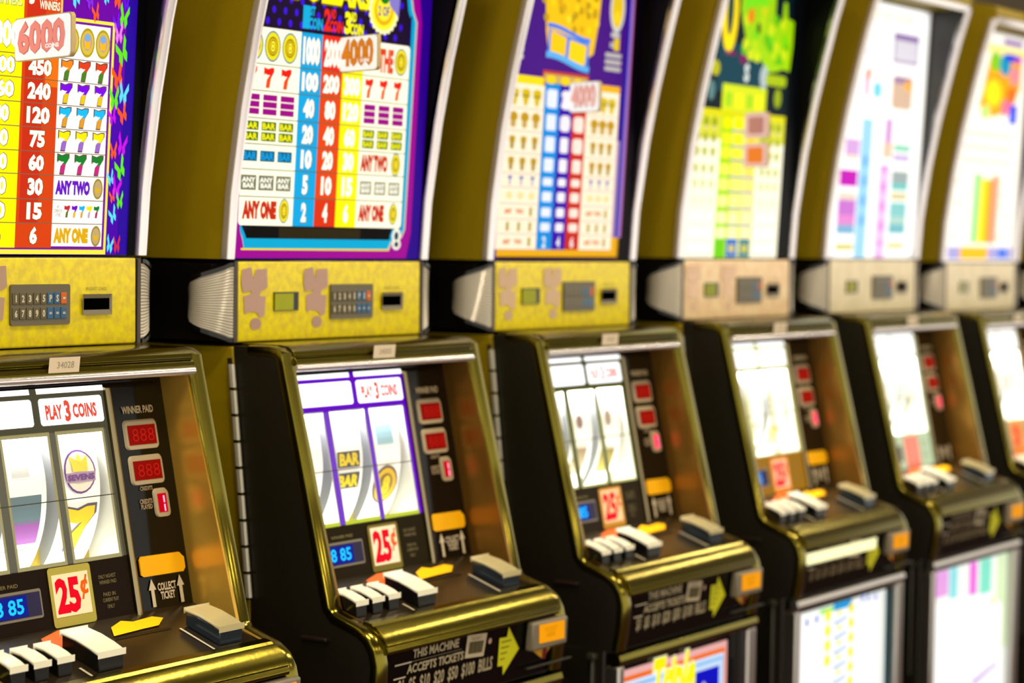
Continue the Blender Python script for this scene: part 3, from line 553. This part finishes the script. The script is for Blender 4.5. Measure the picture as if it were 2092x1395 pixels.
    if n == 5: pass
    else:
        P0 = [(.3215, 1.0205), (.3175, 1.0225), (.3175, 1.0400), (.3210, 1.0440), (.3890, 1.0430), (.3925, 1.0395), (.3960, 1.0370), (.3960, 1.0245), (.3915, 1.0200)]
        K = len(P0); q.add([win_fr(x, z, .0005) for x, z in P0]+[win_fr(x, z, .0025) for x, z in P0], [(j, (j+1) % K, K+(j+1) % K, K+j) for j in range(K)]+[tuple(range(K, 2*K))], orange)
        q.build('ticket_sticker', root)
    # ---- button deck
    q = MB(); q.prism([(-.096, .9815), (-.212, .9420), (-.212, .934), (-.096, .973)], .0075, .4035, deckm); q.build('deck_plate', root)
    A = Art(deck_fr, 0, .0004, .0008)
    A.poly([(.222, -.140), (.236, -.122), (.262, -.113), (.276, -.119), (.312, -.116), (.324, -.123), (.302, -.136), (.272, -.137)], orange, 1)
    A.poly([(.112, -.142), (.128, -.118), (.165, -.108), (.210, -.108), (.185, -.120), (.15, -.142)], ink((226, 92, 22)), 1); A.rect(.220, .315, -.1455, -.1432, ink((18, 14, 12)), 1)
    A.rect(.3215, .3250, -.205, -.150, ink((210, 200, 172)), 1); A.rect(.118, .1215, -.208, -.185, ink((200, 190, 160)), 1)  # chrome edge lines, their shine painted in as pale ink
    A.build('deck_stickers_glints', root, smooth=False)
    def button(a, b, y0, y1, h, capm, basem, k=0):
        q = MB()
        def P8(a, b, y0, y1, h0, h1): return [deck_fr(x, y, h_) for h_ in (h0, h1) for x, y in ((a, y0), (b, y0), (b, y1), (a, y1))]
        F6 = [(0, 1, 2, 3), (4, 7, 6, 5), (0, 4, 5, 1), (1, 5, 6, 2), (2, 6, 7, 3), (3, 7, 4, 0)]
        q.add(P8(a+.0012, b-.0012, y0+.001, y1-.001, .0005, h-.0045), F6, basem)
        bo = q.build('button', root, .0008)
        c = MB(); v = []
        ys = [y0, y0+(y1-y0)*.25, y0+(y1-y0)*.6, y1]; hs = [h-.001, h+.0004, h+.0004, h-.0025]
        for y, hh in zip(ys, hs): v += [deck_fr(a, y, hh-.0042), deck_fr(b, y, hh-.0042), deck_fr(b, y, hh), deck_fr(a, y, hh)]
        f = [(0, 1, 2, 3), (12, 15, 14, 13)]
        for i in range(3): f += [(4*i+j, 4*i+(j+1) % 4, 4*i+4+(j+1) % 4, 4*i+4+j) for j in range(4)]
        c.add(v, f, capm); c.build('button_cap', bo, .0016)
    for a in (.0085, .0435, .0785): button(a, a+.0235, -.1935, -.1570, .022, cream, black)
    button(.1330, .1745, -.2010, -.1430, .023, cream, black)
    button(.3370, .3800, -.2000, -.1450, .023, olivecap, steel)
    # ---- bill acceptor face below the nose rail
    q = MB(); q.prism([(-.2395, .9085), (-.2310, .8255), (-.21, .8255), (-.21, .9085)], .0065, .4065, blackg); q.build('bill_panel', root)
    A = Art(bill_fr, 0, .0004, .0006); tc_ = (172, 160, 128) if n < 4 else (120, 104, 74)
    A.text('THIS MACHINE', .068, .172, .8935, .9055, tc_, 1, .03); A.text('ACCEPTS TICKETS', .058, .186, .8745, .8865, tc_, 1, .03)
    A.text('$1  $5  $10  $20  $50  $100  BILLS', .040, .258, .8480, .8690, tc_, 1, .02)
    A.rect(.03, .066, .8885, .8905, (190, 180, 160), 1); A.rect(.03, .056, .8705, .8725, (190, 180, 160), 1); A.rect(.066, .18, .8895, .8900, (150, 140, 110), 1)
    A.poly([(.189, .8755), (.234, .8725), (.238, .9035), (.191, .9065)], (190, 176, 148), 1); A.poly([(.196, .8805), (.229, .8785), (.231, .8945), (.197, .8965)], (78, 72, 40), 2); A.ell(.247, .891, .004, .004, (190, 150, 130), 1)
    for x in (.205, .215, .223): A.rect(x, x+.001, .881, .894, (120, 110, 80), 3)
    A.text('TICKET', .200, .226, .8975, .9020, (120, 100, 60), 2, 0)
    A.poly([(.272, .8520), (.285, .8510), (.2875, .8380), (.322, .8700), (.291, .9040), (.2885, .8905), (.270, .8915)], (205, 205, 20), 1)
    for k in range(4): A.rect(.276, .300-.004*k, .884-k*.008, .886-k*.008, (120, 120, 20), 2)
    if n == 4: A.rect(.004, .302, .880, .900, lit((255, 250, 190), 1.2), 3)  # bright reflection under the nose painted as a glowing strip
    A.build('bill_face_marks', root, smooth=False)
    # illuminated badge with bezel and the ledge below
    q = MB(); q.prism([(-.240, .9055), (-.2515, .9030), (-.2500, .8640), (-.2370, .8640)], .336, .4270, greyp); bo = q.build('ticket_slot', root, .003)
    A = Art(lambda u, z, off: (u, -.2513+.04*(.9-z)-off, z), .75, .0004, .0006); A.poly([(.3520, .8735), (.4180, .8720), (.4165, .8990), (.3500, .9000)], (255, 165, 5), 1); A.text('TICKET\nHERE', .364, .398, .880, .8945, (205, 130, 5), 2, 0); A.build('slot_badge', bo, smooth=False)
    A = Art(bill_fr, 0, .0006, .0008); A.poly([(.355, .8630), (.405, .8600), (.385, .8460)], (205, 150, 30), 1); A.poly([(.384, .8610), (.396, .8600), (.392, .8450), (.384, .8460)], (120, 30, 20), 2); A.build('arrow_decal', root, smooth=False)
    box('belly_ledge', (.336, .452, -.243, -.236, .838, .8405), blackm, root, .001)
    q = MB(); q.box(-.026, -.0165, -.2000, -.1960, .60, .812, pbr('dark_seam_rod', (52, 50, 40), .4)); q.box(-.030, -.0165, -.204, -.190, .812, .8215, pbr('dark_seam_rod', (52, 50, 40), .4)); q.build('seam_reflection_rod', root, .002)  # rod and knob modelled after a light reflection in the stand's seam
    box('side_ledge', (-.026, -.0165, -.170, -.128, .9200, .9245), pbr('red_brown', (34, 18, 10), .5), root, .001)
    # ---- belly door
    bt = .805
    q = MB(); q.prism([(-.226, bt+.018), (-.240, bt+.016), (-.243, bt+.008), (-.240, bt), (-.226, bt-.002)], -.0165, .4305, gold_rail if n < 4 else chrome_dull); q.build('belly_rail', root, .0005)
    for x0, x1 in ((-.0165, .001), (.400, .4305)):
        box('belly_stile', (x0, x1, -.240, -.2155, .26, bt-.001), chrome_dull, root, .003)
    box('belly_backing', (.001, .400, -.224, -.2155, .26, bt-.001), blackg, root)
    A = Art(bel_fr, 1.0 if n != 3 else .9, .0004, .0005); g = cfg['belly']
    if g == 'stripes':
        A.rect(.012, .352, .30, .792, (235, 175, 170), 0); A.rect(.016, .345, .304, .7815, (240, 110, 20), 1); A.rect(.016, .340, .304, .774, (205, 225, 255), 2); A.rect(.016, .337, .304, .768, (120, 185, 235), 3); A.rect(.016, .334, .304, .764, (195, 220, 250), 4)
        A.rect(.235, .322, .45, .755, (5, 10, 190), 5); A.ell(.27, .715, .012, .022, (190, 170, 225), 6)
        A.text('Triple', .09, .235, .700, .798, (255, 250, 200), 6, .09, .12); A.text('Triple', .092, .233, .703, .796, (245, 240, 5), 7, .05, .12)
        A.rect(.354, .372, .35, .76, (5, 4, 4), 5)
    elif g == 'dots':
        A.rect(.004, .378, .30, .795, (225, 230, 225), 0); A.rect(.010, .350, .305, .79, (255, 255, 252), 1)
        A.rect(.155, .232, .782, .795, (10, 150, 215), 2); A.rect(.10, .155, .782, .792, (160, 230, 120), 2)
        for k in range(6):
            z = .777-k*.0265
            if k < 4 : A.ell(.132, z-.0, .012, .011, (245, 235, 0), 3, 12)
            A.ell(.178, z, .007, .006, (240, 230, 10), 3, 10); A.ell(.228, z+.002, .011, .010, (245, 225, 0), 3, 12)
            A.poly([(.155, z-.016), (.195, z-.012), (.212, z-.008), (.212, z-.012), (.195, z-.016), (.157, z-.020)], (40, 140, 225), 3)
        for x, z in ((.049, .776), (.087, .777), (.275, .79), (.30, .788), (.33, .786)): A.ell(x, z, .006, .008, (110, 130, 210), 3, 10)
        A.rect(.382, .389, .30, .79, (0, 95, 105), 2)
    else:
        A.rect(.004, .398, .30, .797, (245, 248, 240), 0)
        for a, b, z, c in ((.02, .09, .745, (225, 160, 225)), (.095, .135, .735, (140, 220, 225)), (.195, .235, .73, (235, 110, 220)), (.25, .31, .725, (130, 225, 200)), (.34, .395, .60, (215, 235, 190))): A.rect(a, b, z, .796, c, 1)
        A.poly([(.006, .728), (.10, .735), (.31, .722), (.37, .69), (.36, .31), (.006, .31)], (255, 255, 255), 3); A.poly([(.22, .553), (.35, .575), (.35, .57), (.222, .545)], (150, 90, 205), 4); A.ell(.321, .705, .008, .010, (235, 240, 90), 4)
    A.build('belly_glass', root, smooth=False)
    box('lower_tray', (.0, .415, -.26, -.215, .12, .24), chrome_dull, root, .01)
    # ---- player tracking panel with ribbed corner lamps
    box('tracking_housing', (-.0075, .4165, .001, .36, 1.2935, 1.401), black, root, .002)
    q = MB(); q.prism([(-.0005, 1.3985), (.003, 1.400), (.006, 1.400), (.006, 1.2935), (.0, 1.2935), (-.0015, 1.2965)], -.0015, .4045, cfg['skin']); q.build('tracking_panel', root, .0015)
    for fx in ((.030, .160) if n < 5 else ()):
        c = cfg['fig']; A = Art(pan_fr, 0, .0004, .0018)
        A.poly([(fx-.026, 1.389), (fx-.008, 1.392), (fx-.003, 1.376), (fx+.002, 1.389), (fx+.024, 1.390), (fx+.026, 1.366), (fx+.012, 1.360), (fx+.010, 1.354), (fx+.022, 1.353), (fx+.020, 1.328), (fx+.010, 1.325), (fx+.004, 1.332), (fx-.012, 1.334), (fx-.021, 1.330), (fx-.022, 1.354), (fx-.008, 1.357), (fx-.006, 1.361), (fx-.024, 1.359), (fx-.028, 1.370)], c, 1)
        A.build('figure_print', root, smooth=False)
        A = Art(pan_fr, 0, .0004, .0018); A.ell(fx+.002, 1.317, .011, .008, tuple(int(v*.93) for v in c), 1); A.build('round_print', root, smooth=False)
    A = Art(pan_fr, 0, .0004, .0018); A.text('INSERT CARD', .316, .352, 1.3600, 1.3640, (150, 145, 60), 1, 0); A.build('card_lettering', root, smooth=False)
    # keypad
    q = MB(); P0 = rounded(.190, .2865, 1.3200, 1.3680, .003); K = len(P0)
    q.add([(x, -.001, z) for x, z in P0]+[(x, -.0045, z) for x, z in P0], [(j, (j+1) % K, K+(j+1) % K, K+j) for j in range(K)]+[tuple(range(K, 2*K))], pbr('keypad_grey', (96, 88, 64) if n < 3 else (140, 128, 100), .4)); ko = q.build('keypad', root)
    for r_ in range(2):
        for c_ in range(8):
            x = .1965+c_*.0112; z = 1.3515-r_*.0175; cc = (96, 88, 64) if c_ < 5 else (50, 96, 140)
            if n > 2: cc = tuple(int(v*.6+55) for v in cc)
            if c_ == 7 and r_ == 0: cc = (205, 100, 30)
            b = MB(); b.box(x-.0047, x+.0047, -.0058, -.0044, z-.0068, z+.0068, ink(cc, .35)); kk = b.build('key', ko, .0005)
            if n <= 2 and c_ < 8:
                t = '12345PS-'[c_] if r_ == 0 else '67890==='[c_]
                W = Art(pan_fr, 0, .0004, .0058); hw = .0009 if t == '1' else .0022; hh = .0012 if t in '-=' else .0042
                W.text(t, x-hw, x+hw, z-hh, z+hh, (205, 200, 180), 1, .04); W.build('key_print', ko, smooth=False)
    # card slot
    q = MB(); q.add([(a, y, z) for (a, z) in ((.308, 1.3305), (.3585, 1.3305), (.3585, 1.3555), (.308, 1.3555)) for y in (-.0045,)]+[(a, y, z) for (a, z) in ((.311, 1.3365), (.3555, 1.3365), (.3555, 1.3505), (.311, 1.3505)) for y in (-.003,)], [(0, 1, 5, 4), (1, 2, 6, 5), (2, 3, 7, 6), (3, 0, 4, 7)], greyp)
    q.add([(.311, -.003, 1.3365), (.3555, -.003, 1.3365), (.3555, -.003, 1.3505), (.311, -.003, 1.3505)], [(0, 1, 2, 3)], pbr('slot_black', (2, 2, 2), .9, spec=0)); q.build('card_slot', root, smooth=False)
    if n > 1 or True:
        q = MB(); q.box(.0695, .1205, -.0032, .0, 1.3335, 1.3585, pbr('window_black', (6, 6, 4), .3)); q.box(.0695, .1085, -.0042, -.003, 1.3345, 1.3565, ink(cfg['sq'])); q.build('status_window', root)
    # ribbed corner lamps
    for side in (-1, 1):
        x0 = -.0015 if side < 0 else .4045
        arc = [(.0095, .0004), (.016, .0012), (.024, .003), (.033, .008), (.041, .015), (.0465, .024), (.0480, .033), (.0450, .042), (.040, .049), (.033, .055)]
        nr = 46; v = []; f = []; C_ = len(arc)
        for r_ in range(nr+1):
            for k, (dx, y) in enumerate(arc):
                t = k/(C_-1); cut = 0 if t < .1 else (t-.1)*.030
                z0, z1 = 1.299+cut, 1.3925-cut; z = z0+(z1-z0)*r_/nr; rib = .0011 if r_ % 2 else 0
                if t > .45: rib += .0009 if k % 2 else 0
                L_ = math.hypot(.03, .02); nx, ny = (math.sin(t*2.2), -math.cos(t*2.2))
                v.append((x0+side*(dx+nx*rib), y+ny*rib, z))
        for r_ in range(nr):
            for k in range(C_-1): f.append((r_*C_+k, r_*C_+k+1, (r_+1)*C_+k+1, (r_+1)*C_+k))
        o = mesh_obj('corner_lamp_lens', v, f, [ribbed], None, root, True); o['label'] = 'ribbed grey lens'
        q = MB(); rim = [(x0+side*(dx+.0015), y) for dx, y in arc]
        for top in (0, 1):
            pts = []
            for k, (dx, y) in enumerate(arc):
                t = k/(C_-1); cut = 0 if t < .1 else (t-.1)*.030; z = 1.2985+cut if not top else 1.393-cut; zz = z-.005 if not top else z+.005
                pts.append(((x0+side*(dx+.002), y-.002, z), (x0+side*(dx+.002), y-.002, zz), (x0+side*max(dx-.012, .0), y+.012, zz)))
            for a, b in zip(pts, pts[1:]): q.add([a[0], b[0], b[1], a[1]], [(0, 1, 2, 3)], black); q.add([a[1], b[1], b[2], a[2]], [(0, 1, 2, 3)], black)
        q.box(min(x0+side*.003, x0+side*.009), max(x0+side*.003, x0+side*.009), -.001, .004, 1.2935, 1.398, pbr('brown_rim', (62, 48, 34), .35)); q.build('lamp_rim', root)
        q = MB(); q.box(min(x0+side*.006, x0+side*.034), max(x0+side*.006, x0+side*.034), .018, .12, 1.296, 1.396, black); q.build('lamp_body', root)
    # ---- top box
    ZT = 1.926
    zs = [1.4025, 1.44, 1.485, 1.54, 1.60, 1.645, 1.69, 1.735, 1.78, 1.815, 1.85, 1.885, 1.91, ZT]
    front = [(trim_y(z)+.010, z) for z in reversed(zs)]
    side = front+[(.38, 1.4025), (.38, 1.965), (-.06, 1.962), (-.090, 1.955), (-.100, 1.94)]
    for x0, x1, lab in ((-.0205, -.0125, 1), (.4095, .4175, 0)):
        q = MB(); q.prism(side, x0, x1, gold_side); q.build('side_panel', root)
    path = [(trim_y(z), z) for z in reversed(zs)]
    for x0, x1 in ((-.0265, -.0105), (.4075, .4235)):
        q = MB(); q.sweep(path, x0, x1, .012, trimm, .004); q.build('edge_trim', root)
    for x0, x1 in ((-.0125, -.0105), (.4075, .4095)):
        q = MB(); q.prism([(.01, 1.4025)]+[(trim_y(z)+.006, z) for z in zs]+[(.01, ZT)], x0, x1, pbr('inner_side_black', (14, 14, 13), .3, spec=.12) if n != 5 else pbr('inner_side_grey', (46, 46, 42), .3)); q.build('inner_side', root)
    q = MB(); q.sweep([(-.111, ZT+.006), (-.107, ZT-.006)], -.0105, .4075, .010, trimm, .003); q.build('top_bar', root)
    q = MB(); q.prism([(-.106, ZT+.006), (-.110, ZT+.016), (-.104, ZT+.027), (-.085, ZT+.035), (-.04, ZT+.042), (.38, ZT+.045), (.38, ZT), (-.1, ZT)], -.0200, .4170, gold_side); q.build('top_cap', root)
    q = MB(); q.box(-.0105, .4075, .012, .37, 1.4025, ZT-.001, black); q.build('top_box', root)
    A = Art(top_fr, cfg.get('glow', 1.0), .00012)
    if n in (1, 2, 3, 4, 5, 6, 7): PRINTS[n](A)
    A.build('paytable_glass', root, smooth=False)
    # coin flag signs standing out from the glass
    for (ux, z0, z1, Ln, t, c, face) in cfg['flags']:
        yb = .002-.05*(z0-1.4)-.001; dx, dy = -.29, -.957
        X0 = mm(ux, (z0+z1)/2)
        def ffr(u, z, off, X0=X0, yb=yb): return (X0+dx*u-off*.957, yb+dy*u+off*.29, z)
        q = MB(); P0 = rounded(0, Ln, z0, z1, .006); K = len(P0)
        q.add([ffr(a, b, -.004) for a, b in P0]+[ffr(a, b, .001) for a, b in P0], [(j, (j+1) % K, K+(j+1) % K, K+j) for j in range(K)]+[tuple(range(K)), tuple(range(2*K-1, K-1, -1))], flagm); fo = q.build('coin_flag', root)
        W = Art(ffr, .8, .0003, .0011); W.poly([((a-Ln/2)*.97+Ln/2, (b-(z0+z1)/2)*.95+(z0+z1)/2) for a, b in P0], face, 1)
        if not t:
            W.poly([((a-Ln/2)*.97+Ln/2, (b-(z0+z1)/2)*.95+(z0+z1)/2) for a, b in P0], (238, 196, 190), 2); W.poly([((a-Ln/2)*.66+Ln/2, (b-(z0+z1)/2)*.66+(z0+z1)/2) for a, b in P0], face, 3)
        if t:
            zz0, zz1 = z0+(z1-z0)*.16, z1-(z1-z0)*.10
            W.text(t, Ln*.07, Ln*.90, zz0-.0012, zz1+.0012, tuple(int(v*.82) for v in c), 2, .06); W.text(t, Ln*.07, Ln*.90, zz0, zz1, c, 3, .035)
            W.text('COINS', Ln*.56, Ln*.80, zz0+.004, zz0+.009, (255, 245, 235), 4, .05)
        W.build('flag_print', fo, smooth=False)
    return root

GOLDSKIN = skin('gold_pattern_skin', (246, 228, 8), (228, 206, 48), 85)
CREAMSKIN = skin('cream_pattern_skin', (250, 226, 184), (240, 204, 164), 40)
BEIGESKIN = skin('beige_pattern_skin', (240, 228, 200), (228, 216, 186), 30)
OFF = {1: (.0055, .0059, .0044, .0031), 2: (0, 0, 0, 0), 3: (.0038, -.0014, -.0007, .0022), 4: (.0027, -.0013, .0032, -.0064), 5: (.0012, -.0004, .0029, -.0125), 6: (-.0017, .0022, -.0035, -.0051), 7: (-.002, .002, -.003, -.004)}
PINK, ORG = (242, 140, 125), (222, 128, 20)
CFG = {
 1: dict(label='nearest slot machine, purple and blue paytable with butterflies and a 6000 coins flag', tag=0, asset='34028', mask=(92, 88, 66), border=(178, 168, 108), low=(34, 22, 10), bw=.004, bb=.004, price=((178, 168, 70), (255, 218, 165)), belly='dots', skin=GOLDSKIN, fig=(178, 148, 132), sq=(150, 160, 10),
         reels=([('bar', 1.14)], [('block', 1.160, .012, .040, .010, (225, 235, 245)), ('block', 1.113, .006, .056, .016, (95, 125, 140)), ('block', 1.086, .012, .056, .014, (150, 80, 170)), ('block', 1.06, .004, .05, .004, (180, 215, 235))], [('medal', 1.150), ('7', 1.083, (250, 205, 0), (245, 200, 20), (90, 85, 110))]),
         flags=[(.2035, 1.6245, 1.674, .134, '6000', PINK, (255, 255, 252))]),
 2: dict(label='slot machine second from left, paytable headed DOLLARS in yellow and a 4000 flag', tag=.008, asset='34005', mask=(118, 0, 232), border=(225, 225, 170), bc2=(215, 235, 0), low=(40, 30, 8), bw=.0015, bb=.005, price=((120, 110, 10), (255, 228, 185)), belly='dots', skin=GOLDSKIN, fig=(184, 150, 140), sq=(158, 165, 5),
         reels=([('block', 1.135, .02, .03, .008, (90, 120, 200)), ('bar', 1.077)], [('bar', 1.132), ('bar', 1.103)], [('block', 1.165, .012, .050, .018, (165, 215, 240)), ('coin', 1.090, (110, 90, 80))]),
         flags=[(.2105, 1.6585, 1.707, .089, '4000', ORG, (255, 253, 240))]),
 3: dict(label='slot machine third from left, purple paytable with a golden heap in a blue stand', tag=0, asset='34007', mask=(78, 80, 34), border=(225, 230, 130), bc2=(235, 235, 150), low=(45, 34, 14), bw=.002, bb=.003, price=((210, 150, 20), (250, 205, 150)), belly='stripes', skin=GOLDSKIN, fig=(206, 176, 146), sq=(150, 158, 5), lamp=.8,
         reels=([('blob', 1.1, .01, .01, (205, 205, 190))], [('blob', 1.148, .010, .011, (150, 125, 125)), ('block', 1.085, .008, .05, .022, (165, 145, 115))], [('blob', 1.150, .010, .013, (175, 160, 150)), ('block', 1.08, .006, .05, .020, (150, 135, 60))]),
         flags=[(.2025, 1.637, 1.6855, .072, '4000', (240, 170, 155), (255, 253, 250))]),
 4: dict(label='slot machine fourth from left, dark paytable with yellow-green creature art and two small coin flags', tag=0, asset='34008', mask=(190, 190, 120), mask_em=.9, border=(250, 245, 190), low=(150, 105, 15), bw=.001, bb=.003, price=((245, 150, 10), (255, 190, 150)), belly='dots', skin=CREAMSKIN, fig=(228, 196, 172), sq=(140, 150, 20), lamp=1.1,
         reels=([], [('block', 1.085, .006, .055, .02, (190, 190, 180))], [('block', 1.075, .006, .05, .02, (205, 180, 110))]),
         flags=[(.209, 1.620, 1.667, .060, '', PINK, (190, 130, 120)), (.209, 1.568, 1.612, .060, '', PINK, (240, 130, 50))]),
 5: dict(label='slot machine fifth from left, white washed-out paytable with pale purple and blue columns', tag=0, asset='34009', mask=(225, 240, 215), mask_em=.95, border=(250, 255, 235), low=(185, 205, 170), bw=.001, bb=.001, price=((240, 130, 110), (250, 140, 120)), belly='plain', skin=BEIGESKIN, fig=(0, 0, 0), sq=(150, 150, 40), lamp=1.2,
         reels=([], [('block', 1.09, .01, .05, .02, (175, 190, 180))], [('block', 1.10, .01, .05, .018, (165, 165, 150))]), glow=1.1, flags=[]),
 6: dict(label='slot machine farthest right with a rainbow coloured picture above white paytable', tag=0, asset='34010', mask=(220, 215, 180), mask_em=.95, border=(255, 250, 230), low=(200, 170, 110), bw=.001, bb=.001, price=((245, 150, 10), (250, 160, 90)), belly='plain', skin=BEIGESKIN, fig=(0, 0, 0), sq=(160, 160, 120), lamp=1.2, reels=([], [], []), glow=1.1, flags=[]),
 7: dict(label='slot machine beyond the last one, only its gold side edge reaching the picture', tag=0, asset='34011', mask=(220, 215, 180), border=(255, 250, 230), low=(60, 50, 30), bw=.001, bb=.001, price=((245, 150, 10), (250, 160, 90)), belly='plain', skin=BEIGESKIN, fig=(0, 0, 0), sq=(160, 160, 120), reels=([], [], []), flags=[]),
}

# ------------------------------------------------------------------ setting
def struct(name, b, m):
    o = box(name, b, m, None); o['kind'] = 'structure'; return o
struct('floor', (-6, 9, -6, 3, -.054, -.004), carpet)
struct('wall_back', (-6, 9, .75, .85, -.004, 3.1), wallm)
struct('ceiling', (-6, 9, -6, 3, 3.1, 3.2), ceilm)
for c in sorted(CFG):
    CFG[c]['off'] = OFF[c]; machine(c, CFG[c])
# ceiling lamps of the hall
lampm = pbr('lamp_glow', (255, 236, 196), .5, em=LAMP_STRENGTH)
first = None
LP = [(-3.6, -.9), (-2.2, -1.2), (-.8, -.9), (.6, -1.2), (2.0, -.9), (3.4, -1.2), (4.8, -.9), (-3.6, -3.4), (-1.6, -3.6), (.4, -3.4), (2.4, -3.6), (4.4, -3.4)]
for x, y in LP:
    if first is None:
        root = bpy.data.objects.new('ceiling_lamp', None); col.objects.link(root)
        q = MB(); K = 24; rr = .15
        ringv = lambda r, z: [(OX+r*math.cos(2*math.pi*k/K), r*math.sin(2*math.pi*k/K), z) for k in range(K)]
        q.add(ringv(.18, 0)+ringv(.17, -.03)+ringv(.145, -.03)+ringv(.14, -.01), [(i*K+k, i*K+(k+1) % K, (i+1)*K+(k+1) % K, (i+1)*K+k) for i in range(3) for k in range(K)], chrome); rim = q.build('lamp_rim', root)
        q = MB(); q.add(ringv(.142, -.012), [tuple(range(K))], lampm); dif = q.build('diffuser', root, smooth=False)
        first = (root, rim, dif)
    else:
        root = first[0].copy(); col.objects.link(root)
        for ch in first[1:]:
            d = ch.copy(); d.parent = root; col.objects.link(d)
    root.location = (x, y, 3.1)
    i = LP.index((x, y)); nm = ('first', 'second', 'third', 'fourth', 'fifth', 'sixth', 'seventh')
    root['label'] = ('round ceiling lamp over the machine fronts, %s from the left' % nm[i]) if i < 7 else ('round ceiling lamp over the far side of the aisle, %s from the left' % nm[i-7])
    root['category'] = 'lamp'; root['group'] = 'round ceiling lamps'
